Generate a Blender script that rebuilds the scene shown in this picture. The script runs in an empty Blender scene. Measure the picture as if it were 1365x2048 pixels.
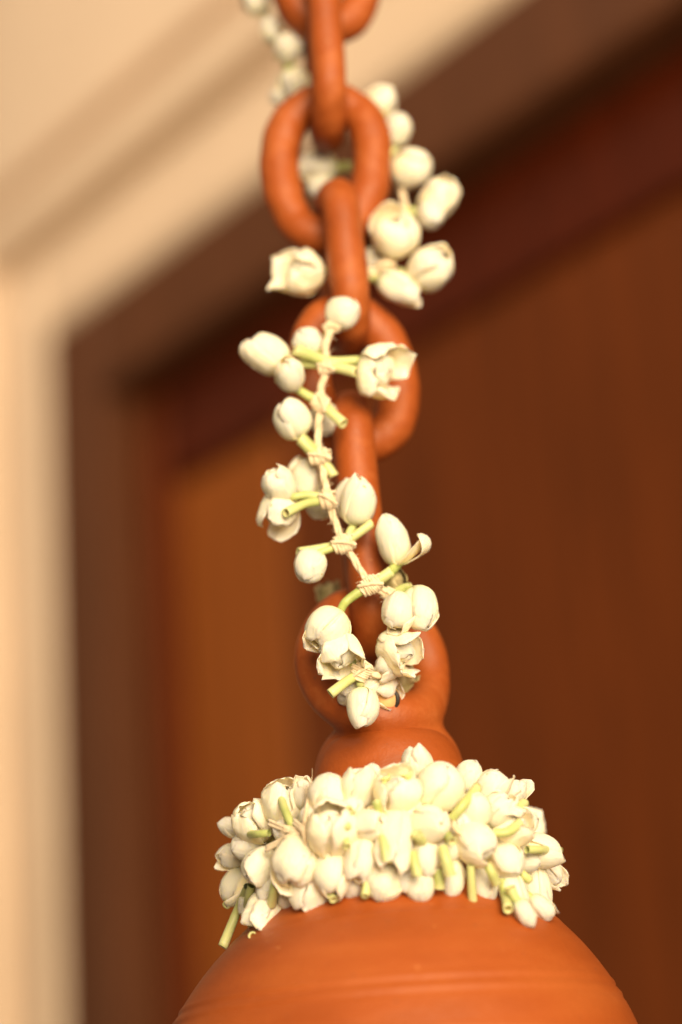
import bpy, math, random
import numpy as np
from mathutils import Vector, Matrix, noise

random.seed(7)
scene = bpy.context.scene
col = scene.collection
R = math.radians

# ------------------------------------------------------------------ camera
PITCH, ROLL, LENS = R(18.5), R(4.05), 75.0
FPX = LENS / 36.0 * 2048.0
CAM = Vector((0, 0, 1.30))
FW = Vector((0, math.cos(PITCH), math.sin(PITCH)))
X0 = Vector((1, 0, 0)); Y0 = Vector((0, -math.sin(PITCH), math.cos(PITCH)))
XC = X0 * math.cos(ROLL) - Y0 * math.sin(ROLL)
YC = X0 * math.sin(ROLL) + Y0 * math.cos(ROLL)
cam_data = bpy.data.cameras.new('camera')
cam = bpy.data.objects.new('camera', cam_data); col.objects.link(cam)
m = Matrix((XC, YC, -FW)).transposed().to_4x4(); m.translation = CAM
cam.matrix_world = m
cam_data.sensor_fit = 'VERTICAL'; cam_data.sensor_height = 36.0; cam_data.lens = LENS
cam_data.clip_start = 0.05; cam_data.clip_end = 50
cam_data.dof.use_dof = True
cam_data.dof.focus_distance = 0.566
cam_data.dof.aperture_fstop = 3.7
scene.camera = cam

# ------------------------------------------------------------------ world, lamps, exposure
world = bpy.data.worlds.new('World'); scene.world = world; world.use_nodes = True
bg = world.node_tree.nodes['Background']
bg.inputs['Color'].default_value = (1.0, 0.72, 0.44, 1); bg.inputs['Strength'].default_value = 0.26


def area(name, loc, target, size, power, color, spread=180):
    d = bpy.data.lights.new(name, 'AREA'); d.shape = 'DISK'; d.size = size
    d.energy = power; d.color = color; d.spread = R(spread)
    o = bpy.data.objects.new(name, d); col.objects.link(o)
    o.location = loc
    o.rotation_euler = (Vector(target) - Vector(loc)).to_track_quat('-Z', 'Y').to_euler()
    return o


area('key_lamp', (0.44, -1.06, 1.74), (0, 0.6, 1.48), 1.3, 84, (1.0, 0.79, 0.51))
area('wall_fill_light', (-0.85, 0.75, 3.0), (-0.15, 1.5, 1.85), 0.8, 2.9, (1.0, 0.81, 0.60), 75)  # unseen source, added to brighten the plaster wall

scene.view_settings.view_transform = 'Standard'
scene.view_settings.look = 'None'
scene.view_settings.exposure = 0.0
scene.view_settings.gamma = 1.0
scene.render.engine = 'CYCLES'
scene.cycles.use_denoising = True
scene.cycles.max_bounces = 8


# ------------------------------------------------------------------ photo pixel -> place
def ray(px, py):
    return FW + XC * ((px - 682.5) / FPX) + YC * ((1024 - py) / FPX)


YCH = (ray(745, 1100) * 0.61).y            # depth of the hanging chain (vertical plane)


def P(px, py, off=0.0):
    """point seen at a pixel on the upright plane of the chain, off metres towards the camera"""
    d = ray(px, py)
    return CAM + d * ((YCH - off) / d.y)


def S(p):
    """metres per photo pixel at a point"""
    return (p - CAM).dot(FW) / FPX


AX = P(745, 1100)                           # chain axis (a vertical line)


# ------------------------------------------------------------------ materials
def mat(name):
    mt = bpy.data.materials.new(name); mt.use_nodes = True
    nt = mt.node_tree
    return mt, nt, nt.nodes['Principled BSDF']


def N(nt, kind, **kw):
    n = nt.nodes.new(kind)
    for k, v in kw.items():
        if k in n.inputs: n.inputs[k].default_value = v
        else: setattr(n, k, v)
    return n


def ramp(nt, fac, stops):
    r = nt.nodes.new('ShaderNodeValToRGB')
    el = r.color_ramp.elements
    while len(el) < len(stops): el.new(0.5)
    for e, (p, c) in zip(el, stops):
        e.position = p; e.color = (*c, 1) if len(c) == 3 else c
    nt.links.new(fac, r.inputs['Fac'])
    return r


def mixc(nt, fac, a, b, mode='MIX'):
    n = nt.nodes.new('ShaderNodeMix'); n.data_type = 'RGBA'; n.blend_type = mode
    for sock, v in ((n.inputs[0], fac), (n.inputs[6], a), (n.inputs[7], b)):
        if hasattr(v, 'links'): nt.links.new(v, sock)
        else: sock.default_value = v if not isinstance(v, tuple) or len(v) == 4 else (*v, 1)
    return n.outputs[2]


def terracotta(name, streak=False):
    mt, nt, b = mat(name); L = nt.links.new
    tc = N(nt, 'ShaderNodeTexCoord')
    mp = N(nt, 'ShaderNodeMapping'); L(tc.outputs['Object'], mp.inputs['Vector'])
    if streak: mp.inputs['Scale'].default_value = (0.35, 0.35, 1.5)
    n1 = N(nt, 'ShaderNodeTexNoise', Scale=38.0, Detail=5.0, Roughness=0.6); L(mp.outputs[0], n1.inputs['Vector'])
    n2 = N(nt, 'ShaderNodeTexNoise', Scale=1300.0, Detail=3.0); L(tc.outputs['Object'], n2.inputs['Vector'])
    n3 = N(nt, 'ShaderNodeTexNoise', Scale=420.0, Detail=2.0); L(tc.outputs['Object'], n3.inputs['Vector'])
    n0 = N(nt, 'ShaderNodeTexNoise', Scale=85.0, Detail=6.0, Roughness=0.7, Distortion=0.6); L(mp.outputs[0], n0.inputs['Vector'])
    base = ramp(nt, n1.outputs['Fac'], [(0.25, (0.22, 0.044, 0.006)), (0.52, (0.29, 0.062, 0.0085)), (0.78, (0.34, 0.085, 0.0135))])
    sp = ramp(nt, n3.outputs['Fac'], [(0.72, (0, 0, 0)), (0.80, (0.6, 0.6, 0.6))])
    c = mixc(nt, sp.outputs['Color'], base.outputs['Color'], (0.58, 0.25, 0.09))
    du = ramp(nt, n0.outputs['Fac'], [(0.50, (0, 0, 0)), (0.74, (0.25,) * 3 if streak else (0.8,) * 3)])
    c = mixc(nt, du.outputs['Color'], c, (0.39, 0.110, 0.028))
    sm_ = ramp(nt, n0.outputs['Fac'], [(0.28, (0.08,) * 3 if streak else (0.6,) * 3), (0.42, (0, 0, 0))])
    c = mixc(nt, sm_.outputs['Color'], c, (0.17, 0.034, 0.008))
    n4 = N(nt, 'ShaderNodeTexNoise', Scale=520.0, Detail=1.0); L(tc.outputs['Object'], n4.inputs['Vector'])
    dk = ramp(nt, n4.outputs['Fac'], [(0.20, (0.7, 0.7, 0.7)), (0.25, (0, 0, 0))])
    c = mixc(nt, dk.outputs['Color'], c, (0.17, 0.05, 0.02))
    L(c, b.inputs['Base Color'])
    rr = ramp(nt, n1.outputs['Fac'], [(0.3, (0.46,) * 3), (0.7, (0.62,) * 3)]); L(rr.outputs['Color'], b.inputs['Roughness'])
    b.inputs['Specular IOR Level'].default_value = 0.36
    b1 = N(nt, 'ShaderNodeBump', Strength=0.07 if streak else 0.35, Distance=0.0012); L(n1.outputs['Fac'], b1.inputs['Height'])
    b3 = N(nt, 'ShaderNodeBump', Strength=0.25, Distance=0.0006, invert=True); L(n3.outputs['Fac'], b3.inputs['Height']); L(b1.outputs[0], b3.inputs['Normal'])
    b2 = N(nt, 'ShaderNodeBump', Strength=0.3, Distance=0.0003); L(n2.outputs['Fac'], b2.inputs['Height'])
    L(b3.outputs[0], b2.inputs['Normal']); L(b2.outputs[0], b.inputs['Normal'])
    return mt


M_CLAY = terracotta('terracotta')
M_CLAY_T = terracotta('thrown_terracotta', True)


def petal_mat():
    mt, nt, b = mat('jasmine_petal'); L = nt.links.new
    at = N(nt, 'ShaderNodeAttribute', attribute_name='pv')
    sep = N(nt, 'ShaderNodeSeparateColor'); L(at.outputs['Color'], sep.inputs[0])
    oi = N(nt, 'ShaderNodeObjectInfo')
    tc = N(nt, 'ShaderNodeTexCoord')
    add = N(nt, 'ShaderNodeVectorMath', operation='ADD'); L(tc.outputs['Object'], add.inputs[0])
    L(oi.outputs['Random'], add.inputs[1])
    n1 = N(nt, 'ShaderNodeTexNoise', Scale=190.0, Detail=3.0); L(add.outputs[0], n1.inputs['Vector'])
    g = ramp(nt, sep.outputs['Red'], [(0.0, (0.50, 0.56, 0.17)), (0.13, (0.74, 0.73, 0.44)), (0.34, (0.93, 0.82, 0.57)), (1.0, (0.95, 0.85, 0.63))])
    bl = ramp(nt, n1.outputs['Fac'], [(0.50, (0, 0, 0)), (0.80, (0.6, 0.6, 0.6))])
    c = mixc(nt, bl.outputs['Color'], g.outputs['Color'], (0.90, 0.74, 0.55))
    # bruised brownish rims
    e = N(nt, 'ShaderNodeMath', operation='MULTIPLY'); L(sep.outputs['Green'], e.inputs[0]); L(n1.outputs['Fac'], e.inputs[1])
    er = ramp(nt, e.outputs[0], [(0.58, (0, 0, 0)), (0.82, (0.45, 0.45, 0.45))])
    c = mixc(nt, er.outputs['Color'], c, (0.62, 0.44, 0.24))
    n3 = N(nt, 'ShaderNodeTexNoise', Scale=520.0, Detail=1.0); L(add.outputs[0], n3.inputs['Vector'])
    sp = ramp(nt, n3.outputs['Fac'], [(0.75, (0, 0, 0)), (0.80, (0.8, 0.8, 0.8))])
    c = mixc(nt, sp.outputs['Color'], c, (0.52, 0.33, 0.15))
    L(c, b.inputs['Base Color'])
    b.inputs['Roughness'].default_value = 0.52
    b.inputs['Specular IOR Level'].default_value = 0.3
    b.inputs['Subsurface Weight'].default_value = 0.6
    b.inputs['Subsurface Radius'].default_value = (1.0, 0.75, 0.35)
    b.inputs['Subsurface Scale'].default_value = 0.0024
    # long veins along the petal, fine relief
    uv = N(nt, 'ShaderNodeCombineXYZ'); L(sep.outputs['Blue'], uv.inputs[0])
    sc = N(nt, 'ShaderNodeMath', operation='MULTIPLY'); L(sep.outputs['Red'], sc.inputs[0]); sc.inputs[1].default_value = 0.12
    L(sc.outputs[0], uv.inputs[1]); L(oi.outputs['Random'], uv.inputs[2])
    nv = N(nt, 'ShaderNodeTexNoise', Scale=14.0, Detail=3.0); L(uv.outputs[0], nv.inputs['Vector'])
    bu = N(nt, 'ShaderNodeBump', Strength=0.35, Distance=0.0006); L(nv.outputs['Fac'], bu.inputs['Height'])
    b2 = N(nt, 'ShaderNodeBump', Strength=0.2, Distance=0.0006); L(n1.outputs['Fac'], b2.inputs['Height'])
    L(bu.outputs[0], b2.inputs['Normal']); L(b2.outputs[0], b.inputs['Normal'])
    return mt


M_PETAL = petal_mat()


def dried_mat():
    mt, nt, b = mat('withered_petal'); L = nt.links.new
    tc = N(nt, 'ShaderNodeTexCoord')
    n = N(nt, 'ShaderNodeTexNoise', Scale=220.0, Detail=3.0); L(tc.outputs['Object'], n.inputs['Vector'])
    r = ramp(nt, n.outputs['Fac'], [(0.3, (0.23, 0.19, 0.07)), (0.7, (0.55, 0.46, 0.28))]); L(r.outputs['Color'], b.inputs['Base Color'])
    b.inputs['Roughness'].default_value = 0.7
    return mt


M_DRY = dried_mat()


def stem_mat():
    mt, nt, b = mat('green_stem'); L = nt.links.new
    at = N(nt, 'ShaderNodeAttribute', attribute_name='pv')
    sep = N(nt, 'ShaderNodeSeparateColor'); L(at.outputs['Color'], sep.inputs[0])
    oi = N(nt, 'ShaderNodeObjectInfo')
    tc = N(nt, 'ShaderNodeTexCoord')
    n1 = N(nt, 'ShaderNodeTexNoise', Scale=240.0, Detail=3.0); L(tc.outputs['Object'], n1.inputs['Vector'])
    a = ramp(nt, n1.outputs['Fac'], [(0.3, (0.25, 0.32, 0.075)), (0.7, (0.42, 0.48, 0.17))])
    c = mixc(nt, oi.outputs['Random'], a.outputs['Color'], (0.48, 0.52, 0.23))
    t = ramp(nt, sep.outputs['Red'], [(0.0, (0, 0, 0)), (0.55, (0.1, 0.1, 0.1)), (0.9, (0.85, 0.85, 0.85)), (1.0, (1, 1, 1))])
    c = mixc(nt, t.outputs['Color'], c, (0.55, 0.57, 0.29))
    t2 = ramp(nt, sep.outputs['Green'], [(0.4, (0, 0, 0)), (0.9, (1, 1, 1))])
    c = mixc(nt, t2.outputs['Color'], c, (0.36, 0.27, 0.09))
    L(c, b.inputs['Base Color'])
    b.inputs['Roughness'].default_value = 0.45
    b.inputs['Subsurface Weight'].default_value = 0.25
    b.inputs['Subsurface Radius'].default_value = (0.6, 1.0, 0.2)
    b.inputs['Subsurface Scale'].default_value = 0.0008
    bu = N(nt, 'ShaderNodeBump', Strength=0.3, Distance=0.0004); L(n1.outputs['Fac'], bu.inputs['Height'])
    L(bu.outputs[0], b.inputs['Normal'])
    return mt


M_STEM = stem_mat()


def cotton_mat():
    mt, nt, b = mat('cotton_string'); L = nt.links.new
    tc = N(nt, 'ShaderNodeTexCoord')
    n1 = N(nt, 'ShaderNodeTexNoise', Scale=700.0, Detail=3.0); L(tc.outputs['Object'], n1.inputs['Vector'])
    r = ramp(nt, n1.outputs['Fac'], [(0.3, (0.56, 0.44, 0.29)), (0.7, (0.78, 0.67, 0.50))]); L(r.outputs['Color'], b.inputs['Base Color'])
    b.inputs['Roughness'].default_value = 0.95
    b.inputs['Sheen Weight'].default_value = 0.4
    bu = N(nt, 'ShaderNodeBump', Strength=0.6, Distance=0.0004); L(n1.outputs['Fac'], bu.inputs['Height'])
    L(bu.outputs[0], b.inputs['Normal'])
    return mt


M_STRING = cotton_mat()


def plain(name, c, rough=0.6, var=0.12, scale=60.0, bump=0.1, dist=0.0005, stretch=(1, 1, 1), spec=0.5):
    mt, nt, b = mat(name); L = nt.links.new
    tc = N(nt, 'ShaderNodeTexCoord')
    mp = N(nt, 'ShaderNodeMapping'); mp.inputs['Scale'].default_value = stretch
    L(tc.outputs['Object'], mp.inputs['Vector'])
    n1 = N(nt, 'ShaderNodeTexNoise', Scale=scale, Detail=6.0, Roughness=0.6); L(mp.outputs[0], n1.inputs['Vector'])
    r = ramp(nt, n1.outputs['Fac'], [(0.25, tuple(x * (1 - var) for x in c)), (0.75, tuple(min(1, x * (1 + var)) for x in c))])
    L(r.outputs['Color'], b.inputs['Base Color'])
    b.inputs['Roughness'].default_value = rough
    b.inputs['Specular IOR Level'].default_value = spec
    bu = N(nt, 'ShaderNodeBump', Strength=bump, Distance=dist); L(n1.outputs['Fac'], bu.inputs['Height'])
    L(bu.outputs[0], b.inputs['Normal'])
    return mt


M_PLASTER = plain('painted_plaster', (0.72, 0.565, 0.43), 0.7, 0.05, 9.0, 0.15, 0.002)
GRAIN = (9, 9, 0.7)
M_FRAME = plain('frame_wood', (0.098, 0.034, 0.0135), 0.5, 0.25, 10.0, 0.1, 0.001, GRAIN, 0.22)
M_LEAF = plain('polished_door_wood', (0.11, 0.022, 0.0045), 0.36, 0.35, 8.0, 0.1, 0.001, GRAIN, 0.22)
M_PANEL = plain('panel_wood', (0.110, 0.0245, 0.0036), 0.38, 0.35, 8.0, 0.1, 0.001, GRAIN, 0.22)
M_RAIL_SHADE = plain('rail_wood_painted_shade', (0.064, 0.0085, 0.0014), 0.36, 0.35, 8.0, 0.1, 0.001, GRAIN, 0.22)  # door wood darkened: the lintel's shadow on the leaf is painted into its colour
M_PANEL_GLOW = plain('panel_wood_painted_glow', (0.24, 0.064, 0.009), 0.38, 0.35, 8.0, 0.1, 0.001, GRAIN, 0.22)  # door wood lightened to orange: the reflected glow is painted into its colour
M_BEAD = plain('tan_bead', (0.66, 0.40, 0.18), 0.42, 0.12, 300.0, 0.1)
M_BLACK = plain('black_mark', (0.018, 0.015, 0.014), 0.5, 0.2, 300.0, 0.1)


# ------------------------------------------------------------------ mesh helpers
def link(name, verts, faces, material, parent=None, smooth=True, pv=None, sharp=None):
    me = bpy.data.meshes.new(name)
    me.from_pydata([tuple(v) for v in verts], [], faces); me.update()
    if smooth: me.polygons.foreach_set('use_smooth', [True] * len(me.polygons))
    if pv is not None:
        a = me.color_attributes.new('pv', 'FLOAT_COLOR', 'POINT')
        arr = np.ones((len(verts), 4), 'f'); arr[:, :3] = np.asarray(pv)
        a.data.foreach_set('color', arr.ravel())
    if material: me.materials.append(material)
    o = bpy.data.objects.new(name, me); col.objects.link(o)
    if parent is not None: adopt(o, parent)
    return o


WM = {}


def adopt(o, parent):
    """o's data are in world coordinates: parent it without moving it"""
    o.parent = parent
    o.matrix_parent_inverse = WM.get(parent.name, Matrix.Identity(4)).inverted()


def empty(name, loc, label=None, cat=None, group=None):
    o = bpy.data.objects.new(name, None); col.objects.link(o)
    o.empty_display_size = 0.01
    o.location = loc
    WM[o.name] = Matrix.Translation(loc)
    tag(o, label, cat, group)
    return o


def tag(o, label=None, cat=None, group=None, kind=None):
    for k, v in (('label', label), ('category', cat), ('group', group), ('kind', kind)):
        if v: o[k] = v


def grid_faces(nu, nv, closed_u=False, off=0, flip=False):
    f = []
    for j in range(nv - 1):
        for i in range(nu if closed_u else nu - 1):
            a = j * nu + i; b = j * nu + (i + 1) % nu
            q = (off + a, off + b, off + b + nu, off + a + nu)
            f.append(q[::-1] if flip else q)
    return f


def catmull(pts, n=8, closed=False):
    pts = [Vector(p) for p in pts]
    out = []
    k = len(pts)
    segs = k if closed else k - 1
    for i in range(segs):
        g = (lambda j: pts[j % k]) if closed else (lambda j: pts[max(0, min(k - 1, j))])
        p0, p1, p2, p3 = g(i - 1), g(i), g(i + 1), g(i + 2)
        for s in range(n):
            t = s / n
            out.append(0.5 * ((2 * p1) + (p2 - p0) * t + (2 * p0 - 5 * p1 + 4 * p2 - p3) * t * t + (3 * p1 - p0 - 3 * p2 + p3) * t ** 3))
    if not closed: out.append(pts[-1])
    return out


def frames(path, closed=False):
    n = len(path); T = []
    for i in range(n):
        a = path[(i - 1) % n] if (closed or i > 0) else path[i]
        b = path[(i + 1) % n] if (closed or i < n - 1) else path[i]
        T.append((b - a).normalized())
    up = Vector((0, 0, 1)) if abs(T[0].z) < 0.9 else Vector((1, 0, 0))
    u = T[0].cross(up).normalized(); U = [u]
    for i in range(1, n):
        u = (u - T[i] * u.dot(T[i])).normalized(); U.append(u)
    return T, U, [t.cross(u) for t, u in zip(T, U)]


def tube(path, rad, sides=8, closed=False, cap=True):
    """verts, faces of a round tube; rad is a number or a function of 0..1 and angle"""
    T, U, V = frames(path, closed); n = len(path); vs = []
    if closed:                                   # undo the frame's twist over one turn
        u = U[-1] - T[0] * U[-1].dot(T[0]); tw = math.atan2(u.dot(V[0]), u.dot(U[0]))
    for i, p in enumerate(path):
        s = i / (n if closed else n - 1)
        for k in range(sides):
            a = 2 * math.pi * k / sides - (tw * s if closed else 0)
            r = rad(s, a) if callable(rad) else rad
            vs.append(p + (U[i] * math.cos(a) + V[i] * math.sin(a)) * r)
    fs = grid_faces(sides, n, True)
    if closed:
        o = (n - 1) * sides
        fs += [(o + k, o + (k + 1) % sides, (k + 1) % sides, k) for k in range(sides)]
    elif cap:
        fs += [tuple(range(sides))[::-1], tuple(range((n - 1) * sides, n * sides))]
    return vs, fs


def merge(parts):
    V, F = [], []
    for v, f in parts:
        o = len(V); V += list(v); F += [tuple(i + o for i in q) for q in f]
    return V, F


# ------------------------------------------------------------------ the wall and the door behind
A = CAM + ray(80, 670) * 1.70                       # outer top corner of the wooden frame
r2 = ray(1010, -23); B = CAM + r2 * ((A.z - CAM.z) / r2.z)
WU = (B - A); WU.z = 0; WU.normalize()               # along the wall, to the right
WN = Vector((WU.y, -WU.x, 0))                        # out of the wall, towards the camera
if WN.dot(CAM - A) < 0: WN = -WN


def wp(u, z, n): return A + WU * u + Vector((0, 0, z)) + WN * n


def slab(name, u0, u1, z0, z1, n0, n1, material, parent=None, bev=0.0):
    """a board in wall coordinates, its front edges chamfered by bev"""
    b = bev
    vs = [wp(u0, z0, n0), wp(u1, z0, n0), wp(u1, z1, n0), wp(u0, z1, n0),
          wp(u0, z0, n1 - b), wp(u1, z0, n1 - b), wp(u1, z1, n1 - b), wp(u0, z1, n1 - b),
          wp(u0 + b, z0 + b, n1), wp(u1 - b, z0 + b, n1), wp(u1 - b, z1 - b, n1), wp(u0 + b, z1 - b, n1)]
    fs = [(3, 2, 1, 0), (8, 9, 10, 11)]
    for lo in (0, 4):
        for i in range(4):
            j = (i + 1) % 4
            fs.append((lo + i, lo + j, lo + 4 + j, lo + 4 + i))
    o = link(name, vs, fs, material, parent, smooth=False)
    return o


ZB, ZT, UL, UR = -1.9, 1.3, -2.6, 1.05
wall = empty('wall', wp(0, ZB, 0)); tag(wall, 'cream painted plaster wall with stepped moulding around the door', 'wall', kind='structure')
slab('plaster_face', UL, -0.165, ZB, 0.165, -0.14, -0.006, M_PLASTER, wall)
slab('plaster_face', UL, UR, 0.165, ZT, -0.20, -0.0065, M_PLASTER, wall)
# stepped surround: three bands down the jamb and over the head
for (a, b_, n1) in ((0.0, 0.032, -0.004), (0.032, 0.092, -0.014), (0.092, 0.132, 0.008), (0.132, 0.165, -0.018)):
    slab('moulding', -b_, -a, ZB, b_, -0.13, n1, M_PLASTER, wall, 0.006)
    slab('moulding', -a, UR, a, b_, -0.13, n1 - 0.0004, M_PLASTER, wall, 0.006)

door = empty('wooden_door', wp(0.35, ZB, -0.06), 'dark polished wooden panelled door set back in a brown frame', 'door')
FWID = 0.074
slab('frame_jamb', 0.0, FWID, ZB, 0.0, -0.20, -0.006, M_FRAME, door, 0.004)
slab('frame_head', FWID, UR, -0.075, 0.0, -0.20, -0.0065, M_FRAME, door, 0.004)
ln = -0.042                                           # face of the leaf
z_in = -0.075
slab('stile', FWID, FWID + 0.035, ZB, z_in, -0.20, ln, M_LEAF, door, 0.003)
slab('top_rail', FWID + 0.035, UR, z_in - 0.078, z_in, -0.20, ln - 0.001, M_RAIL_SHADE, door, 0.003)
pu = FWID + 0.035
for k, (w_, gap) in enumerate(((0.15, 0.07), (0.42, 0.04), (0.25, 0.04))):
    slab('panel', pu + 0.006, pu + w_ - 0.006, ZB, z_in - 0.084, -0.20, ln - 0.004, M_PANEL if k else M_PANEL_GLOW, door, 0.006)
    slab('groove_bed', pu, pu + w_, ZB, z_in - 0.078, -0.20, ln - 0.010, M_PANEL, door)
    pu += w_
    slab('stile', pu, pu + gap, ZB, z_in - 0.078, -0.20, ln - 0.0005, M_PANEL, door, 0.003)
    pu += gap


# ------------------------------------------------------------------ terracotta chain
def chain_link(cx, cy, w, h, t, yaw, label, egg=0.0, lean=0.0, off=0.0, edge=False, sq=2.35):
    """w, h: outer size in photo pixels (h as it shows); t: thickness of the clay; yaw: degrees about the vertical"""
    c = P(cx, cy, off); s = S(c)
    el = math.atan2((c - CAM).z, (c - CAM).y)
    a = (w - t) / 2 * s
    if edge: b = ((h - w) / math.cos(el) + (w - t)) / 2 * s
    else: b = (h - t) / 2 / math.cos(el) * s
    tr = t / 2 * s
    pts = []
    n = 96
    seed = Vector((cx * 0.13, cy * 0.07, 1.7))
    for i in range(n):
        q = 2 * math.pi * i / n
        cs, sn = math.cos(q), math.sin(q)
        if edge:                                      # a long loop with round ends
            ang = q; st = b - a
            x = a * cs; z = a * sn + (st if sn >= 0 else -st) * min(1, abs(sn) * 3.2) ** 0.8
        else:
            x = a * math.copysign(abs(cs) ** (2 / sq), cs); z = b * math.copysign(abs(sn) ** (2 / sq), sn)
            x *= 1 + egg * z / b
        w_ = noise.noise_vector(seed + Vector((cs, sn, 0)) * 0.9) * (0.05 * tr)
        pts.append(Vector((x + w_.x, w_.y, z + w_.z)))
    M = Matrix.Translation(c) @ Matrix.Rotation(R(lean), 4, 'Y') @ Matrix.Rotation(R(yaw), 4, 'Z')
    path = [M @ p for p in pts]

    def rad(q, an):
        p = Vector((math.cos(2 * math.pi * q), math.sin(2 * math.pi * q), 0)) * 1.6 + seed
        return tr * (1 + 0.10 * noise.noise(p) + 0.08 * noise.noise(p * 2.3 + Vector((math.cos(an), math.sin(an), 0)) * 0.8))
    v, f = tube(path, rad, 28, True)
    lo = min(v, key=lambda p: p.z)
    base = Vector((c.x, c.y, lo.z))
    v = [p - base for p in v]
    o = link('chain_link', v, f, M_CLAY); o.location = base
    tag(o, label, 'chain link', 'links of the terracotta chain')
    return o


chain_link(650, -70, 232, 306, 76, 8, 'topmost visible terracotta link, round and seen flat', lean=-0.0)
chain_link(646, 62, 250, 476, 69, 94, 'terracotta link hanging from the topmost link, seen edge on', edge=True, lean=1.0)
chain_link(652, 336, 264, 338, 78, -6, 'rounded terracotta link with a jasmine bud seen through its hole', egg=0.09, lean=4)
chain_link(684, 534, 250, 356, 78, 96, 'short edge-on terracotta link with a round jasmine bud on its lower end', edge=True, lean=-1.8)
chain_link(706, 757, 274, 342, 90, 17, 'rounded terracotta link with an open jasmine flower across its right side', egg=-0.03, lean=-2)
chain_link(722, 1053, 250, 552, 81, 92, 'long edge-on terracotta link joining the vessel ring, garland string crossing it', edge=True, lean=-1.6)

# ------------------------------------------------------------------ terracotta vessel
c0 = P(775, 1690); ax = Vector((AX.x, AX.y, 0)); sv = S(Vector((AX.x, AX.y, c0.z)))


def axz(py):
    """height at which the chain axis shows at photo row py"""
    lo, hi = CAM.z - 0.3, CAM.z + 0.6
    for _ in range(50):
        mid = (lo + hi) / 2; d = Vector((AX.x, AX.y, mid)) - CAM
        y = 1024 - d.dot(YC) / d.dot(FW) * FPX
        if y > py: lo = mid
        else: hi = mid
    return lo


vessel = empty('hanging_vessel', Vector((AX.x, AX.y, axz(2048) - 0.09)), 'round terracotta hanging vessel with ridged shoulder below the jasmine wreath', 'vessel')
# thrown body: profile as (radius px, photo row on the axis)
prof = [(60, 1470), (110, 1478), (138, 1505), (153, 1550), (160, 1600), (166, 1660), (180, 1710), (206, 1756), (244, 1796), (288, 1836), (330, 1876),
        (370, 1920), (408, 1972), (442, 2030), (470, 2095), (488, 2170), (496, 2260), (486, 2350), (456, 2450), (410, 2530), (390, 2560)]
pp = [Vector((r, y, 0)) for r, y in prof]
cur = catmull(pp, 14)
seg = 128
axz_n = axz(1700)
vs = []
rows = []
for p in cur:
    r = p.x * sv; z = axz(p.y)
    for (yy, dd, ww) in ((1868, 1.4, 6), (1998, 1.9, 4), (2008, -1.9, 4), (2022, 1.9, 4), (2032, -1.7, 4), (2100, 1.6, 8)):
        r += dd * sv * math.exp(-((p.y - yy) / ww) ** 2)
    rows.append((r, z))
ROWS = list(rows)
rows += [(rows[-1][0] - 28 * sv, rows[-1][1])] + [(max(0.0015, r - 30 * sv), z) for r, z in rows[::-6]]
for r, z in rows:
    for k in range(seg):
        a = 2 * math.pi * k / seg
        wob = 1 + 0.004 * math.sin(2 * a + z * 60)
        vs.append(Vector((AX.x + 0.06 * min(0, z - axz_n) + r * wob * math.cos(a), AX.y + r * wob * math.sin(a), z)))
fs = grid_faces(seg, len(rows), True)
link('body', vs, fs, M_CLAY_T, vessel)


# the looped handle: a fat coil whose feet run down into the dome of the neck
def loop_handle():
    c = P(747, 1333); s = S(c); tr = 47 * s
    M = Matrix.Translation(c) @ Matrix.Rotation(R(24), 4, 'Z')
    pts = []
    n = 110
    for i in range(n):
        q = 2 * math.pi * i / n
        x = 120 * s * math.cos(q); z = 124 * s * math.sin(q)
        y = 0.0
        if q > math.pi:                                # the lower half bulges forward where the coil was pressed on
            y = -80 * s * math.sin(q - math.pi) ** 2
        pts.append(M @ Vector((x, y, z)))

    def rad(q, an):
        k = 1 + 0.16 * math.exp(-((q - 0.70) / 0.12) ** 2)
        return tr * k * (1 + 0.05 * noise.noise(Vector((math.cos(q * 6.283), math.sin(q * 6.283), math.cos(an) * 0.5)) * 1.7))
    return tube(pts, rad, 32, True), M, s


(lv, lf), ML, sl = loop_handle()
# dome the coil is pressed onto
dome = []
nr, ns = 26, 64
dz = axz(1560)
ztop = axz(1424)
for j in range(nr + 1):
    t = j / nr
    a = t * math.pi / 2
    for k in range(ns):
        b_ = 2 * math.pi * k / ns
        rr = 154 * sv * math.sin(a) ** 0.8
        dome.append(Vector((AX.x + 0.0 * sv + rr * math.cos(b_), AX.y + rr * math.sin(b_) * (0.42 + 0.46 * t), dz + (ztop - dz) * math.cos(a))))
df = grid_faces(ns, nr + 1, True) + [tuple(range(ns))[::-1]]
o_ = len(dome)
dome += [v - Vector((0, 0, 50 * sv)) for v in dome[-ns:]]
b0 = nr * ns
df += [(b0 + k, b0 + (k + 1) % ns, o_ + (k + 1) % ns, o_ + k) for k in range(ns)] + [tuple(range(o_, o_ + ns))]
V, F = merge([(lv, lf), (dome, df)])
loop = link('loop_handle', V, F, M_CLAY, vessel)
rm = loop.modifiers.new('fuse', 'REMESH'); rm.mode = 'VOXEL'; rm.voxel_size = 0.00085; rm.use_smooth_shade = True
sm = loop.modifiers.new('thumbed', 'SMOOTH'); sm.factor = 0.5; sm.iterations = 44


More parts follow.
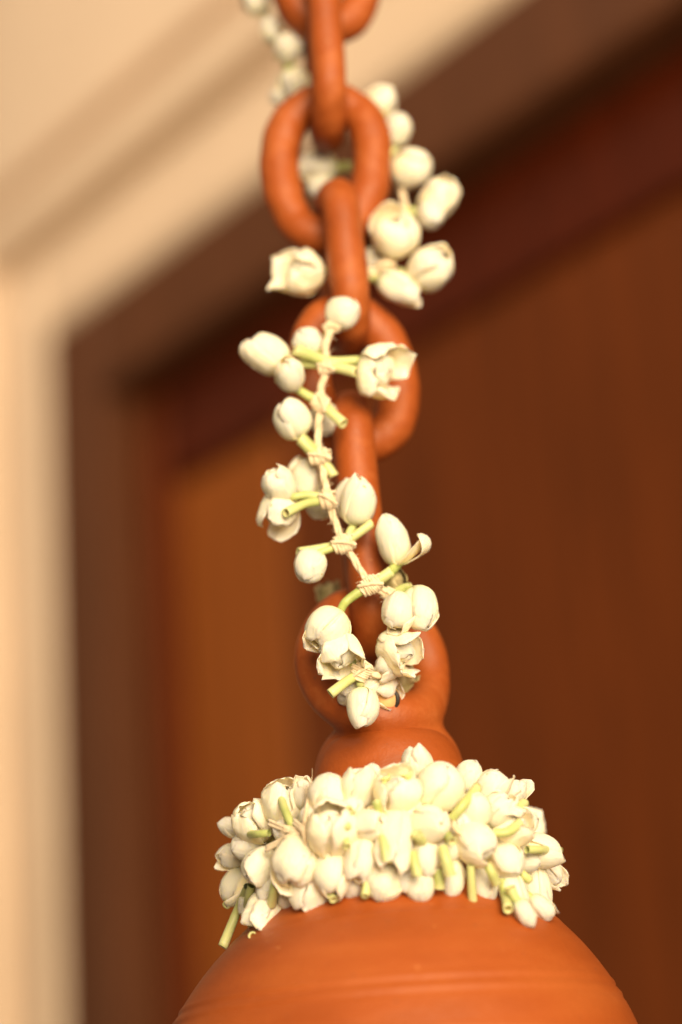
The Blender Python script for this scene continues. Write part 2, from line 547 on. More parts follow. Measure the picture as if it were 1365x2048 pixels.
# ------------------------------------------------------------------ jasmine flowers
def profile(pm, pe, n=15, p0=8):
    """(r, z) along a petal from base to tip; tangent angle p0 -> pm -> pe (0 out, 90 along the axis, 180 in)"""
    s = np.linspace(0, 1, n); fine = np.linspace(0, 1, 90)
    sm_ = lambda x: x * x * (3 - 2 * x)
    ang = np.where(fine < 0.5, p0 + (pm - p0) * np.sin(np.clip(fine / 0.5, 0, 1) * math.pi / 2) ** 1.0,
                   pm + (pe - pm) * np.clip((fine - 0.5) / 0.5, 0, 1) ** 1.25)
    a = np.radians(ang); d = 1 / 89
    r = 0.05 + np.concatenate([[0], np.cumsum(np.cos(a)[:-1]) * d]); z = np.concatenate([[0], np.cumsum(np.sin(a)[:-1]) * d])
    return np.interp(s, fine, np.maximum(r, 0.004)), np.interp(s, fine, z)


_r, _z = profile(92, 176)
RC, ZC = _r.max(), _z.max()


def petal_mesh(L_, Rr, th0, pm, pe, hw, lift, lsc, wr, rnd, twist=0.0, tip=2.6):
    nu, nv = 11, 15
    r, z = profile(pm, pe, nv)
    r = r / RC * Rr * lsc; z = z / ZC * L_ * lsc
    r = r + lift * Rr * np.sin(np.clip(np.linspace(0, 1, nv) * 1.4, 0, 1) * math.pi / 2)
    s = np.linspace(0, 1, nv)
    shape = np.minimum(0.42 + 1.5 * s, 1.0) * np.sqrt(np.clip(1 - np.abs((s - 0.35) / 0.655) ** (2 * tip) * (s > 0.35), 0.0, 1))
    wm = hw * Rr * np.maximum(shape, 0.03)
    outer = np.zeros((nv, nu, 3)); sd = Vector((rnd.random() * 50, rnd.random() * 50, rnd.random() * 50))
    for j in range(nv):
        ha = min(wm[j] / max(r[j], 0.18 * Rr), 1.75)
        for i in range(nu):
            u = -1 + 2 * i / (nu - 1)
            a = th0 + u * ha + twist * s[j]
            rr = r[j] + 0.075 * Rr * u * math.sin(math.pi * min(1, s[j] * 1.1)) ** 0.5
            rr += wr * 0.55 * Rr * s[j] ** 3 * math.sin(3.2 * u + sd.x)
            # rims ease outwards a little
            rr += 0.02 * Rr * abs(u) ** 4 * s[j]
            p = Vector((rr * math.cos(a), rr * math.sin(a), z[j] + 0.06 * L_ * s[j] * (-(u * u)) * 0.6))
            k = wr * 1.1 * Rr * s[j]
            w = noise.noise_vector(p / Rr * 1.25 + sd)
            w2 = noise.noise_vector(p / Rr * 3.1 + sd)
            p += (w * 1.0 + w2 * 0.5) * k
            outer[j, i] = p
    du = np.gradient(outer, axis=1); dv = np.gradient(outer, axis=0)
    nn = np.cross(du, dv); nn /= np.maximum(np.linalg.norm(nn, axis=2, keepdims=True), 1e-9)
    uu = np.abs(np.linspace(-1, 1, nu))[None, :, None]; ss = s[:, None, None]
    th = Rr * 0.07 * (1 - 0.7 * uu ** 3) * (1 - 0.5 * ss ** 4)
    inner = outer - nn * th
    V = np.concatenate([outer.reshape(-1, 3), inner.reshape(-1, 3)])
    F = grid_faces(nu, nv) + grid_faces(nu, nv, off=nu * nv, flip=True)
    o = nu * nv
    ring = [i for i in range(nu)] + [j * nu + nu - 1 for j in range(1, nv)] + [(nv - 1) * nu + i for i in range(nu - 2, -1, -1)] + [j * nu for j in range(nv - 2, 0, -1)]
    for a, b in zip(ring, ring[1:] + ring[:1]):
        F.append((b, a, a + o, b + o))
    edge = np.maximum(uu[..., 0] * np.ones((nv, 1)), ss[..., 0] * np.ones((1, nu))) ** 6
    pv = np.zeros((nv, nu, 3)); pv[..., 0] = s[:, None]; pv[..., 1] = edge; pv[..., 2] = np.linspace(0, 1, nu)[None, :]
    pv = pv.reshape(-1, 3)
    return V, F, np.concatenate([pv, pv])


def core_mesh(L_, Rr, rnd):
    n, sd = 12, 16
    r, z = profile(92, 176, n); r = r / RC * Rr; z = z / ZC * L_
    V = []; pv = []
    for j in range(n):
        for k in range(sd):
            a = 2 * math.pi * k / sd
            q = r[j] * (1 + 0.06 * math.cos(3 * a + 5 * z[j] / L_))
            V.append((q * math.cos(a), q * math.sin(a), z[j])); pv.append((j / (n - 1), 0, k / sd))
    F = grid_faces(sd, n, True) + [tuple(range(sd))[::-1], tuple(range((n - 1) * sd, n * sd))]
    return V, F, pv


# petals of each kind of flower: (angle deg, mid, end, half width, lift, length, wrinkle)
def petals_of(kind, rnd, face=None):
    j = lambda a, b: rnd.uniform(a, b)
    t0 = j(0, 360) if face is None else face
    if kind == 'bud':
        return [(t0 + k * 120 + j(-12, 12), j(90, 95), j(164, 178), j(1.15, 1.45), 0.0, j(1.0, 1.05), 0.08) for k in range(3)]
    if kind == 'tip':                                # closed bud whose outermost petal stands off at the tip
        return [(t0 + k * 120 + j(-12, 12), j(88, 95), (172, 165, 132)[k] + j(-6, 6), j(1.1, 1.35), 0.01 * k, 1.03, 0.07) for k in range(3)]
    if kind == 'loose':
        return [(t0 + k * 90 + j(-15, 15), j(84, 94), (172, 164, 148, 124)[k] + j(-12, 12), j(0.95, 1.25), 0.012 * k, j(0.98, 1.06), 0.13) for k in range(4)]
    if kind == 'cup':
        return [(t0 + k * 120 + j(-15, 15), j(88, 95), j(150, 170), j(0.9, 1.2), -0.06, 0.92, 0.10) for k in range(3)] + \
               [(t0 + 60 + k * 120 + j(-15, 15), j(78, 88), j(118, 158), j(0.95, 1.2), 0.01, j(0.98, 1.06), 0.16) for k in range(3)]
    if kind == 'open':
        return [(t0 + k * 120 + j(-15, 15), j(86, 94), j(135, 160), j(0.85, 1.1), -0.08, 0.86, 0.13) for k in range(3)] + \
               [(t0 + 60 + k * 90 + j(-20, 20), j(76, 88), j(62, 142), j(0.85, 1.1), 0.0, j(0.9, 1.04), 0.22) for k in range(4)]
    if kind == 'curl':                               # a bud and one long petal rolled back
        return [(t0 + k * 120 + j(-8, 8), j(88, 94), j(160, 172), j(1.1, 1.3), -0.02, 1.0, 0.08) for k in range(3)] + \
               [(t0, 34, 70, 0.95, 0.03, 0.72, 0.06), (t0 + 10, 20, 190, 0.50, 0.05, 0.95, 0.03)]
    if kind == 'dry':
        return [(t0 + k * 72 + j(-20, 20), j(70, 100), j(60, 170), j(0.6, 0.9), 0.0, j(0.9, 1.1), 0.3) for k in range(5)]


def tube_stem(path, r0, r1, parent, hollow=True):
    """a green flower tube, r0 at the first point, r1 at the cut end, the cut slightly hollow"""
    path = catmull(path, 6)
    n = len(path); sd = 12
    T, U, Vv = frames(path)
    V = []; pv = []
    rnd = random.Random(int(path[0].x * 1e6) & 0xffff)
    ph = rnd.random() * 6
    for i, p in enumerate(path):
        s = i / (n - 1)
        for k in range(sd):
            a = 2 * math.pi * k / sd
            r = (r0 + (r1 - r0) * s ** 1.4) * (1 + 0.05 * math.cos(2 * a + ph) + 0.06 * noise.noise(Vector((s * 3, math.cos(a), ph))))
            slant = T[i] * (0.25 * r1 * math.cos(a + ph)) if i == n - 1 else Vector()
            V.append(p + (U[i] * math.cos(a) + Vv[i] * math.sin(a)) * r + slant); pv.append((s, 0.0 if i < n - 1 else 0.55, k / sd))
    rings = n
    e = path[-1]
    for (f, d) in ((0.72, 0.0), (0.55, 0.7), (0.1, 0.9)):
        for k in range(sd):
            a = 2 * math.pi * k / sd
            V.append(e + (U[-1] * math.cos(a) + Vv[-1] * math.sin(a)) * r1 * f - T[-1] * r1 * d + T[-1] * (0.25 * r1 * math.cos(a + ph) * f)); pv.append((1.0, 0.35 if f > 0.6 else 0.8, k / sd))
        rings += 1
    F = grid_faces(sd, rings, True) + [tuple(range((rings - 1) * sd, rings * sd))]
    return link('stem', V, F, M_STEM, parent, pv=pv)


FCOUNT = [0]


def flower(parent, centre, direction, w, l, kind, stem=None, stem_len=None, face=None, stem_r=None):
    """w, l in metres; stem: world points from the flower's base outwards"""
    FCOUNT[0] += 1
    rnd = random.Random(FCOUNT[0] * 31 + 5)
    d = direction.normalized()
    base = centre - d * (l * 0.5)
    q = d.to_track_quat('Z', 'Y').to_matrix().to_4x4()
    Mw = Matrix.Translation(base) @ q
    Rr = w / 2
    fa = None
    if face is not None:
        lv_ = q.to_3x3().inverted() @ dirv(face, 45); fa = math.degrees(math.atan2(lv_.y, lv_.x))
    v, f, pv = core_mesh(l * (0.97 if kind in ('bud', 'tip', 'loose', 'curl') else 0.86), Rr * (0.95 if kind != 'dry' else 0.5) * (0.8 if kind in ('open', 'cup') else 1), rnd)
    mm = M_DRY if kind == 'dry' else M_PETAL
    o = link('flower', v, f, mm, None, pv=pv)
    o.parent = parent
    o.matrix_parent_inverse = WM[parent.name].inverted()
    o.matrix_basis = Mw
    WM[o.name] = Mw
    for (a, pm, pe, hw, li, ls, wr) in petals_of(kind, rnd, fa):
        v, f, pv = petal_mesh(l, Rr, R(a), pm, pe, hw, li, ls, wr, rnd, twist=rnd.uniform(0.1, 0.5))
        p = link('petal', v, f, mm, None, pv=pv); p.parent = o
    sr = stem_r or w * 0.135
    if stem:
        tube_stem([base + d * (l * 0.05)] + stem, sr * 0.82, sr * 1.12, o)
    elif stem_len:
        tube_stem([base + d * (l * 0.05), base - d * stem_len * 0.5 + Vector((0, 0, -0.0006)), base - d * stem_len], sr * 0.9, sr * 1.2, o)
    return o


def dirv(ang, tilt):
    return (XC * math.cos(R(ang)) + YC * math.sin(R(ang))) * math.cos(R(tilt)) - FW * math.sin(R(tilt))


# ------------------------------------------------------------------ the garland wound round the chain
garland = empty('jasmine_garland', P(722, 1345, 0.022), 'string of loosely spaced white jasmine buds winding around the terracotta chain', 'garland')
CM = 0.01


def gf(cx, cy, w, l, ang, tilt, off, kind, stem=None, sr=None, face=None):
    c = P(cx, cy, off * CM); s = S(c)
    st = [P(a, b, o * CM) for a, b, o in stem] if stem else None
    return flower(garland, c, dirv(ang, tilt), w * s, l * s, kind, st, stem_r=sr * s if sr else None, face=face)


# upper stretch
gf(512, 2, 50, 58, 120, 20, -0.9, 'loose', [(535, 25, -1.0)])
gf(545, 60, 44, 56, 110, 10, -0.8, 'bud', [(556, 92, -0.9), (570, 110, -1.0)])
gf(578, 97, 56, 58, 75, 40, -0.4, 'bud', [(578, 128, -0.7), (580, 146, -0.9)], 12)
gf(592, 168, 66, 58, 210, 20, -1.0, 'loose', [(602, 150, -1.3)])
gf(566, 190, 40, 50, 200, 0, -1.3, 'bud')
gf(757, 214, 64, 72, 40, 10, -0.9, 'loose', [(735, 238, -1.1)])
gf(791, 261, 58, 68, 70, 25, -0.6, 'bud', [(775, 296, -1.0)])
gf(822, 337, 77, 80, 20, 40, -0.2, 'bud', [(780, 320, -0.9)])
gf(640, 336, 58, 72, 175, 5, -1.7, 'loose', [(690, 332, -1.6), (712, 335, -1.6)], 11)
gf(640, 368, 46, 58, 235, 0, -1.8, 'bud')
gf(875, 400, 68, 82, 55, 25, 0.2, 'loose', [(838, 425, 0.0), (800, 424, -0.2)], 10)
gf(862, 430, 54, 58, -60, 45, 0.5, 'bud', [(828, 436, 0.1), (812, 440, 0.0)], 9)
gf(792, 472, 88, 78, 80, 40, 0.8, 'cup', [(780, 520, 0.2)], 10)
gf(860, 539, 78, 86, 45, 30, 0.8, 'loose', [(822, 556, 0.5), (800, 545, 0.3)], 10)
gf(796, 574, 60, 86, -25, 15, 0.7, 'loose', [(752, 558, 0.5), (735, 552, 0.3)], 11)
gf(748, 520, 50, 56, 170, 20, 0.0, 'bud')
gf(609, 549, 78, 74, 150, 30, 0.8, 'open', [(645, 545, 0.4), (668, 545, 0.0)], 11)
# the string comes round to the front here
gf(686, 625, 66, 66, 10, 40, 2.25, 'bud', [(662, 650, 2.1), (655, 672, 2.1)], 8)
gf(618, 686, 60, 60, 130, 40, 1.9, 'bud', [(642, 706, 2.1), (652, 715, 2.2)], 8)
gf(538, 709, 68, 84, 145, 12, 2.2, 'loose', [(600, 728, 2.3), (650, 730, 2.4), (714, 744, 2.6)], 10)
gf(580, 750, 58, 72, 100, 55, 2.6, 'tip', [(608, 787, 2.3), (640, 806, 2.3), (688, 848, 2.4)], 10)
gf(757, 742, 94, 64, -15, 40, 2.3, 'open', [(722, 722, 2.4), (655, 722, 2.5), (592, 697, 2.8)], 10)
gf(584, 841, 70, 76, 125, 25, 2.3, 'tip', [(608, 876, 2.1), (640, 912, 2.3), (668, 952, 2.2)], 10)
gf(650, 838, 58, 64, -75, 10, 1.3, 'bud', [(640, 800, 1.6)], 9)
gf(560, 972, 58, 74, 120, 30, 2.6, 'loose', [(588, 994, 2.7), (618, 990, 2.6), (655, 998, 2.4)], 8)
gf(560, 1018, 72, 76, 250, 25, 2.2, 'cup', [(590, 992, 2.2), (655, 1000, 2.3)], 8)
gf(612, 962, 62, 74, 85, 10, 1.5, 'loose', [(640, 1000, 1.8)], 9)
gf(640, 1010, 56, 56, 250, 0, 1.4, 'bud')
gf(716, 1006, 66, 92, 82, 15, 2.5, 'tip', [(699, 1066, 2.3), (686, 1088, 2.3), (596, 1106, 2.6)], 10)
gf(700, 1000, 62, 80, 100, 0, 2.0, 'bud')
gf(786, 1082, 64, 104, 106, 12, 2.5, 'curl', [(776, 1148, 2.5), (745, 1168, 2.5)], 12, face=-25)
gf(620, 1132, 62, 68, 250, 40, 2.8, 'bud', [(655, 1100, 2.6), (690, 1085, 2.5), (744, 1047, 2.5)], 9)
gf(842, 1216, 74, 92, -75, 35, 2.8, 'bud', [(815, 1178, 2.4), (784, 1190, 2.3)], 8)
gf(796, 1222, 66, 78, 255, 40, 3.0, 'tip', [(815, 1182, 2.6), (785, 1190, 2.4)], 7)
gf(788, 1158, 40, 50, 300, 10, 1.9, 'dry')
gf(658, 1255, 78, 84, 232, 22, 3.0, 'loose', [(690, 1206, 2.7), (716, 1186, 2.7), (742, 1170, 2.7), (784, 1142, 2.7)], 10)
gf(682, 1306, 82, 70, 270, 45, 2.9, 'open', [(715, 1340, 2.5)], 8)
gf(796, 1298, 72, 88, -20, 35, 2.5, 'open', [(770, 1340, 2.2)], 8)
gf(780, 1330, 50, 60, 220, 30, 2.3, 'loose')
gf(726, 1412, 62, 76, 268, 25, 3.0, 'tip', [(721, 1372, 2.6), (720, 1345, 2.5)], 9)
gf(730, 1372, 62, 84, 205, 15, 1.9, 'loose', [(770, 1350, 2.0)], 9)
gf(760, 1380, 56, 66, -20, 25, 1.7, 'cup')
gf(700, 1388, 40, 52, 215, 20, 1.8, 'bud')
gf(800, 1372, 44, 62, 60, 0, 1.0, 'dry')
gf(662, 1196, 44, 56, 100, 0, -1.2, 'dry')


def loose_stem(parent, pts, r, name='stem'):
    pts = [P(a, b, o * CM) for a, b, o in pts]; s = S(pts[0])
    return tube_stem(pts, r * s, r * s * 1.15, parent)


loose_stem(garland, [(722, 1345, 2.6), (695, 1362, 2.8), (661, 1388, 3.0)], 9)
loose_stem(garland, [(640, 1003, 2.5), (610, 1008, 2.7), (572, 1026, 3.0)], 9)
loose_stem(garland, [(640, 912, 2.4), (620, 898, 2.5), (600, 876, 2.6)], 11)
loose_stem(garland, [(650, 724, 2.5), (620, 712, 2.7), (590, 700, 2.9)], 9)
loose_stem(garland, [(785, 1190, 2.3), (805, 1178, 2.3), (823, 1174, 2.4)], 9)
loose_stem(garland, [(735, 240, -0.9), (752, 226, -0.6), (768, 220, -0.4)], 9)
loose_stem(garland, [(778, 300, -0.9), (772, 318, -0.8), (790, 300, -0.8)], 8)


# string: plies twisted together along a path
def string_mesh(path_px, ply=3, width=15, turns=0.055):
    pts = [P(a, b, o * CM) for a, b, o in path_px]
    path = catmull(pts, 14); s = S(path[0])
    T, U, V = frames(path)
    rp = width * s / 4.1
    parts = []
    for k in range(ply):
        sub = []
        ln_ = 0.0
        for i, p in enumerate(path):
            if i: ln_ += (p - path[i - 1]).length
            a = 2 * math.pi * k / ply + ln_ / s * turns
            w = 1 + 0.35 * noise.noise(Vector((ln_ * 250, k * 3.1, 0)))
            sub.append(p + (U[i] * math.cos(a) + V[i] * math.sin(a)) * rp * w)
        parts.append(tube(sub, rp * 1.02, 7))
    return merge(parts), path


def knot(parent, px, py, off, ang, w=34, l=34, turns=4, r=4.0):
    """cotton wound round the stems; ang: image direction of the stems the turns wrap"""
    c = P(px, py, off * CM); s = S(c)
    d = dirv(ang, 0); u = dirv(ang + 90, 0); n = -FW
    rnd = random.Random(int(px * 7 + py))
    pts = []
    m_ = turns * 12
    for i in range(m_ + 1):
        t = i / m_
        a = 2 * math.pi * turns * t
        q = (t - 0.5) * l
        k = (0.62 + 0.38 * math.sin(math.pi * t) ** 0.6) * (1 + 0.22 * noise.noise(Vector((t * 9, px, py))))
        pts.append(c + d * ((q + rnd.uniform(-1.2, 1.2)) * s) + u * (math.cos(a) * w / 2 * k * s) + n * (math.sin(a) * w / 2 * 0.8 * k * s))
    parts = []
    for e in (-1, 1):
        parts.append(tube([p + d * (e * r * 0.55 * s) for p in catmull(pts, 2)], r * 0.72 * s, 6))
    # a bridging turn across the front
    br = [c + d * (-l * 0.55 * s) + u * (w * 0.30 * s) + n * (w * 0.28 * s), c + n * (w * 0.5 * s) + u * (0.1 * w * s), c + d * (l * 0.55 * s) - u * (w * 0.28 * s) + n * (w * 0.28 * s)]
    parts.append(tube(catmull(br, 6), r * 0.95 * s, 6))
    V, F = merge(parts)
    return link('knot', V, F, M_STRING, parent)


front = [(668, 560, 0.2), (672, 610, 1.4), (664, 655, 2.2), (652, 690, 2.35), (654, 735, 2.5), (643, 775, 2.3), (642, 806, 2.35), (637, 860, 2.2), (640, 912, 2.35),
         (648, 950, 2.3), (657, 998, 2.4), (670, 1040, 2.3), (688, 1086, 2.5), (714, 1128, 2.45), (742, 1170, 2.65), (775, 1188, 2.4), (800, 1215, 2.0), (806, 1262, 1.8), (812, 1310, 2.0), (790, 1340, 2.15), (755, 1352, 2.4), (722, 1342, 2.6)]
back = [(470, -40, -1.2), (520, 20, -1.1), (560, 90, -1.05), (600, 155, -1.3), (622, 215, -1.9), (690, 225, -1.9), (748, 236, -1.2), (778, 300, -0.95), (800, 370, -0.6), (812, 430, -0.1), (792, 500, 0.2),
        (770, 528, 0.5), (738, 548, 0.3), (700, 548, -1.4), (668, 545, -0.2), (668, 560, 0.2)]
(sv_, sf_), path_f = string_mesh(front)
string_f = link('string', sv_, sf_, M_STRING, garland)
(bv_, bf_), path_b = string_mesh(back)
link('string', bv_, bf_, M_STRING, garland)
for (x, y, o, a, w, l, t) in ((664, 655, 2.25, 20, 26, 26, 3), (653, 735, 2.55, 5, 24, 30, 3), (642, 806, 2.4, -38, 34, 32, 4), (640, 913, 2.45, 10, 30, 40, 4), (656, 999, 2.5, 10, 42, 28, 3),
                              (688, 1087, 2.6, 20, 36, 40, 5), (742, 1170, 2.75, 30, 34, 42, 5), (778, 1189, 2.35, -25, 26, 26, 3), (724, 1342, 2.7, 60, 36, 36, 4), (772, 530, 0.6, 20, 24, 34, 3), (742, 548, 0.45, 10, 24, 26, 3)):
    knot(garland, x, y, o, a, w, l, t)


def fuzz(parent, paths, n, seed, length=14):
    """fine stray fibres standing off the cotton"""
    rnd = random.Random(seed); parts = []
    for _ in range(n):
        p = rnd.choice(paths); s = S(p)
        d = Vector((rnd.gauss(0, 1), rnd.gauss(0, 1), rnd.gauss(0, 1))).normalized()
        b = Vector((rnd.gauss(0, 1), rnd.gauss(0, 1), rnd.gauss(0, 1))).normalized()
        le = rnd.uniform(0.5, 1.6) * length * s
        pts = [p + d * 3 * s, p + d * le * 0.5 + b * le * 0.2, p + d * le * 0.75 + b * le * 0.6]
        parts.append(tube(catmull(pts, 3), 0.42 * s, 3))
    V, F = merge(parts)
    o = link('stray_fibres', V, F, M_STRING, parent); tag(o, kind='stuff')
    return o


fuzz(garland, path_f, 420, 3)

# small tan bead with a dark curved mark, wedged in the loop below the garland
bc = P(772, 1398, 0.016); bs = S(bc)
bead = empty('tan_bead', bc - Vector((0, 0, 27 * bs)), 'tan oval bead with black curved mark, resting in the loop behind a jasmine bud', 'bead')
V = []
n, sd = 18, 24
for j in range(n):
    a = math.pi * j / (n - 1)
    for k in range(sd):
        b_ = 2 * math.pi * k / sd
        q = Vector((math.sin(a) * math.cos(b_), math.sin(a) * math.sin(b_), math.cos(a)))
        q *= 1 + 0.05 * noise.noise(q * 1.5)
        V.append(bc + (XC * q.x * 29 + YC * q.z * 30 - FW * q.y * 26) * bs)
link('bead_body', V, grid_faces(sd, n, True), M_BEAD, bead)
mk = [bc + (XC * (math.sin(t) * 30 * 0.72 + 2) + YC * (math.cos(t) * 28) - FW * 17) * bs for t in [0.75, 1.0, 1.3, 1.7, 2.1, 2.45]]
mk = [bc + (p - bc).normalized() * 29 * bs for p in mk]
v, f = tube(catmull(mk, 5), lambda s_, a_: 5.0 * bs * math.sin(math.pi * (0.12 + 0.8 * s_)), 8)
link('curved_mark', v, f, M_BLACK, bead)

# ------------------------------------------------------------------ the wreath round the vessel's neck
WZ = axz(1716)
WC = Vector((AX.x, AX.y, WZ)); sw = S(WC)
TR, Tr = 246 * sw, 70 * sw
wreath = empty('jasmine_wreath', WC - Vector((0, 0, 0.012)), 'dense white jasmine wreath wrapped around the neck of the terracotta vessel', 'wreath')


def sdf(p, shrink=0.0):
    q = p - WC
    d = math.hypot(q.x, q.y) - TR
    return math.hypot(d, q.z * 0.66) - (Tr - shrink)


def on_wreath(px, py, sink=0.0):
    """where the line of sight at a pixel meets the wreath's inner bed (or passes nearest to it)"""
    d = ray(px, py)
    best = (1e9, None)
    t = 0.44
    while t < 0.62:
        p = CAM + d * t
        q = sdf(p, sink)
        if q < best[0]: best = (q, p.copy())
        if q < 0: return p
        t += 0.0012
    return best[1]


def outward(p):
    q = p - WC; h = Vector((q.x, q.y, 0)); c = WC + h.normalized() * TR
    return (p - c).normalized()


def body_r(z):
    return float(np.interp(-z, [-b for a, b in ROWS], [a for a, b in ROWS]))


def clear_body(p, gap):
    d = (p - CAM).normalized()
    for _ in range(60):
        if math.hypot(p.x - AX.x, p.y - AX.y) >= body_r(p.z) + gap: break
        p = p - d * 0.0008
    return p


WF = [  # cx, cy, w, l, ang, tilt, kind, sink (px)
    (500, 1645, 74, 88, 120, 40, 'cup', 0), (456, 1655, 40, 56, 165, 10, 'bud', 0), (459, 1710, 46, 60, 190, 10, 'loose', 0), (462, 1768, 56, 72, 235, 5, 'tip', 0),
    (512, 1733, 72, 74, 215, 40, 'tip', -6), (563, 1612, 78, 86, 80, 20, 'cup', 8), (590, 1722, 84, 100, 250, 35, 'loose', -8), (660, 1664, 92, 98, 95, 40, 'cup', -10),
    (655, 1592, 76, 88, 92, 20, 'bud', 0), (714, 1580, 62, 84, 85, 25, 'loose', 0), (736, 1650, 66, 72, 20, 50, 'tip', -4), (663, 1742, 72, 88, 265, 28, 'tip', -6),
    (722, 1716, 64, 84, 262, 25, 'loose', -4), (706, 1768, 46, 60, 260, 5, 'bud', 6), (618, 1776, 72, 84, 258, 10, 'cup', 4), (768, 1764, 76, 78, 250, 30, 'bud', -4),
    (522, 1822, 70, 66, 240, 10, 'open', 4), (568, 1786, 46, 72, 280, 5, 'loose', 6), (532, 1765, 48, 66, 255, 20, 'tip', 0), (742, 1562, 50, 66, 80, 5, 'bud', 8),
    (836, 1530, 56, 66, 110, 10, 'loose', -2), (885, 1574, 92, 98, 70, 30, 'bud', -10), (796, 1590, 74, 84, 95, 30, 'cup', -4), (862, 1648, 74, 78, 5, 50, 'tip', -6),
    (955, 1618, 66, 72, 100, 35, 'bud', -4), (958, 1686, 80, 84, -30, 50, 'tip', -10), (988, 1578, 62, 74, 60, 15, 'loose', 0), (1030, 1590, 48, 66, 40, 5, 'loose', 6),
    (1026, 1654, 66, 76, 30, 20, 'cup', 0), (1020, 1722, 70, 76, -40, 45, 'bud', -6), (852, 1714, 62, 76, 268, 30, 'bud', -4), (908, 1756, 50, 80, 268, 15, 'bud', 0),
    (976, 1766, 48, 82, 275, 12, 'bud', 0), (1036, 1786, 52, 86, 290, 8, 'bud', 0), (1080, 1772, 66, 108, 285, 10, 'tip', -4), (1086, 1700, 66, 84, -5, 8, 'tip', 0),
    (1108, 1742, 44, 66, -40, 0, 'loose', 4), (1092, 1812, 34, 54, -40, 0, 'loose', 6), (842, 1772, 56, 66, 262, 15, 'bud', 2), (940, 1554, 54, 66, 60, 5, 'bud', 6),
    (1000, 1620, 60, 70, 50, 15, 'loose', 2), (1060, 1826, 38, 56, 300, 0, 'bud', 8), (808, 1748, 48, 66, 290, 20, 'loose', 2), (792, 1672, 58, 124, 262, 25, 'open', -4),
    (1054, 1650, 52, 66, 20, 5, 'bud', 6), (485, 1690, 56, 66, 200, 25, 'bud', 4), (620, 1640, 52, 66, 110, 20, 'bud', 10), (900, 1700, 54, 66, 200, 30, 'bud', 10),
    (700, 1620, 50, 62, 60, 30, 'bud', 12), (770, 1700, 56, 70, 250, 20, 'bud', 14), (570, 1665, 48, 60, 150, 20, 'bud', 14), (500, 1795, 50, 62, 245, 5, 'loose', 6), (1060, 1720, 52, 66, 0, 20, 'bud', 6),
    (815, 1620, 52, 64, 40, 25, 'bud', 10), (925, 1650, 54, 62, 90, 20, 'bud', 14), (640, 1790, 44, 58, 268, 0, 'bud', 10), (880, 1790, 40, 52, 268, 0, 'bud', 10), (600, 1590, 44, 60, 95, 5, 'loose', 8),
]
for (cx, cy, w, l, a, t, k, sink) in WF:
    cx = 780 + (cx - 780) * 0.965
    c = on_wreath(cx, cy, sink * sw); s = S(c)
    c = clear_body(c, 0.36 * w * s)
    d = dirv(a, t)
    d = (d + outward(c) * 0.12).normalized()
    flower(wreath, c, d, w * 1.01 * s, l * 1.02 * s, k, stem_len=26 * s, stem_r=9 * s)
# the far side of the ring and its inner bed, out of the photograph's sight but there
rnd = random.Random(11)
for i in range(46):
    az = R(15 + 150 * (i + 0.5) / 46)                 # behind the neck
    ring_a = rnd.uniform(-0.9, 1.3) if i % 3 else rnd.uniform(0.9, 2.0)
    rad = Vector((math.cos(az), math.sin(az), 0))
    o_ = rad * math.cos(ring_a) + Vector((0, 0, math.sin(ring_a)))
    c = WC + rad * TR + o_ * Tr
    d = (o_ + Vector((rnd.uniform(-.5, .5), rnd.uniform(-.5, .5), rnd.uniform(-.5, .5)))).normalized()
    flower(wreath, c, d, rnd.uniform(56, 74) * sw, rnd.uniform(66, 88) * sw, rnd.choice(['bud', 'tip', 'loose']), stem_len=22 * sw, stem_r=9 * sw)


def ws(pts, r):
    """a stem lying over the wreath: pixel points with a lift in pixels off the bed"""
    out = []
    for (x, y, li) in pts:
        p = clear_body(on_wreath(x, y), 0.2 * r * sw); out.append(p - FW * li * sw)
    s = S(out[0])
    return tube_stem(out, r * s * 0.74, r * s * 0.9, wreath)


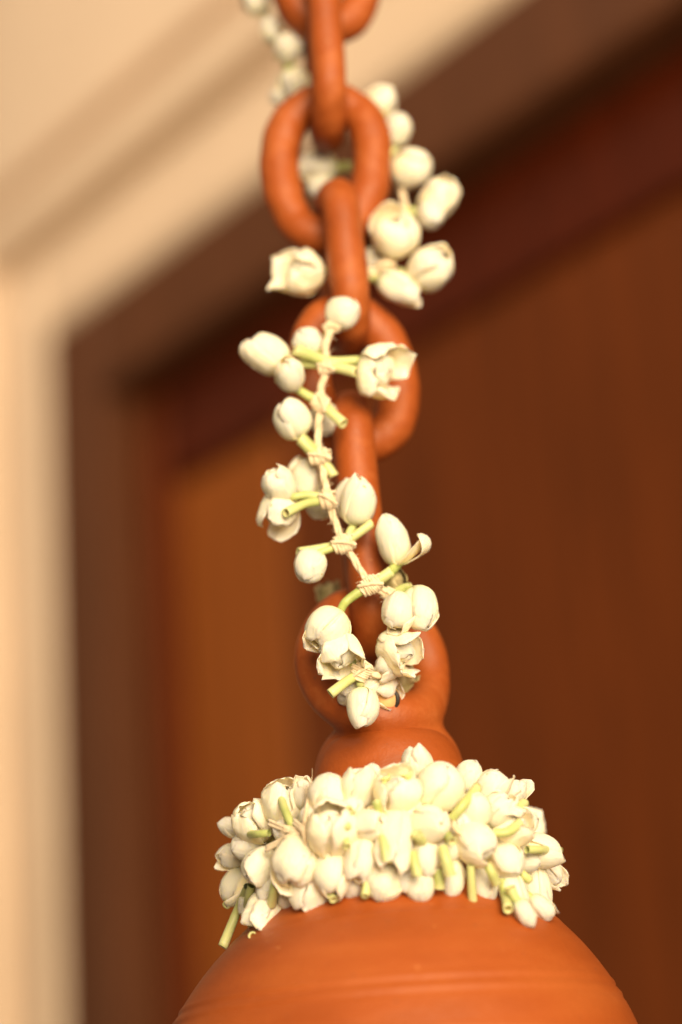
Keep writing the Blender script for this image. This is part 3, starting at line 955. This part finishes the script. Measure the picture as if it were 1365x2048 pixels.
WS = [  # free stems: (start ... cut end)
    ([(592, 1660, 20), (575, 1625, 34), (560, 1582, 40)], 11), ([(540, 1662, 25), (515, 1662, 40), (491, 1661, 46)], 10), ([(497, 1770, 20), (478, 1812, 34), (448, 1886, 40)], 11),
    ([(506, 1765, 25), (500, 1790, 40), (496, 1818, 44)], 12), ([(553, 1740, 30), (550, 1770, 42), (545, 1800, 46)], 12), ([(522, 1632, 10), (515, 1618, 12), (508, 1605, 14)], 10),
    ([(700, 1650, 20), (694, 1645, 50), (691, 1641, 62)], 12), ([(705, 1625, 20), (700, 1616, 50), (698, 1612, 56)], 11), ([(758, 1625, 30), (754, 1604, 44), (751, 1594, 50)], 11),
    ([(768, 1580, 20), (769, 1562, 30), (769, 1546, 34)], 12), ([(765, 1670, 30), (770, 1692, 44), (774, 1716, 52)], 14), ([(650, 1770, 20), (660, 1782, 36), (668, 1792, 40)], 10),
    ([(733, 1755, 20), (732, 1770, 34), (730, 1786, 36)], 10), ([(520, 1830, 10), (513, 1850, 20), (507, 1868, 22)], 10), ([(480, 1780, 0), (466, 1795, 4), (453, 1810, 6)], 10),
    ([(903, 1634, 20), (926, 1602, 44), (952, 1568, 54)], 12), ([(1010, 1622, 25), (1028, 1612, 40), (1044, 1600, 44)], 12), ([(985, 1660, 35), (1012, 1656, 52), (1036, 1636, 60)], 11),
    ([(1050, 1692, 45), (1078, 1690, 58), (1112, 1692, 62)], 11), ([(884, 1688, 35), (890, 1712, 50), (898, 1742, 56)], 13), ([(940, 1726, 25), (941, 1760, 40), (943, 1797, 44)], 11),
    ([(972, 1722, 40), (980, 1738, 52), (988, 1757, 56)], 12), ([(1003, 1752, 30), (1007, 1780, 42), (1013, 1810, 44)], 12), ([(1040, 1738, 30), (1046, 1744, 44), (1053, 1750, 48)], 11),
    ([(895, 1668, 20), (899, 1672, 44), (903, 1675, 52)], 11), ([(845, 1680, 25), (836, 1668, 40), (832, 1660, 42)], 13), ([(826, 1700, 30), (829, 1722, 44), (834, 1742, 48)], 13),
    ([(875, 1735, 20), (877, 1755, 32), (878, 1772, 34)], 11), ([(820, 1572, 25), (816, 1556, 34), (812, 1540, 38)], 12), ([(596, 1745, 0), (580, 1765, 10), (572, 1790, 12)], 9), ([(690, 1665, 20), (693, 1676, 50), (694, 1684, 60)], 9),
]
for pts, r in WS: ws(pts, r)

# the thread that ties the wreath: a hoop in its bed, a tied-off tuft and loose plies
hoop = [WC + Vector((math.cos(a), math.sin(a), 0)) * (TR * 1.0) for a in np.linspace(0, 2 * math.pi, 96, endpoint=False)]
v, f = tube(hoop, 9 * sw, 8, True)
thread = link('thread', v, f, M_STRING, wreath)


def ply(pts, lifts, r=3.4, copies=3):
    parts = []
    for k in range(copies):
        q = [on_wreath(x, y) - FW * li * sw + Vector((0.3 * math.sin(k * 2.4 + i), 0, math.cos(k * 2.1 + i * 0.7))) * 4.5 * sw for i, ((x, y), li) in enumerate(zip(pts, lifts))]
        parts.append(tube(catmull(q, 6), r * sw, 6))
    return parts


parts = ply([(606, 1662), (575, 1652), (540, 1638)], (20, 36, 42)) + ply([(606, 1664), (575, 1670), (534, 1690)], (20, 40, 46)) + ply([(604, 1660), (612, 1630), (616, 1600), (622, 1572)], (15, 34, 30, 20)) \
    + ply([(606, 1660), (622, 1648), (640, 1630)], (18, 34, 40), copies=2) + ply([(925, 1668), (910, 1650), (905, 1640)], (20, 34, 36)) + ply([(590, 1640), (608, 1656), (612, 1680)], (30, 44, 30), copies=3)
for V, F in parts: link('thread', V, F, M_STRING, wreath)
tuft = [on_wreath(618, 1585) - FW * 30 * sw, on_wreath(612, 1630) - FW * 34 * sw, on_wreath(622, 1572) - FW * 24 * sw]
fuzz(wreath, tuft + [on_wreath(570, 1665) - FW * 40 * sw], 90, 5, 20)
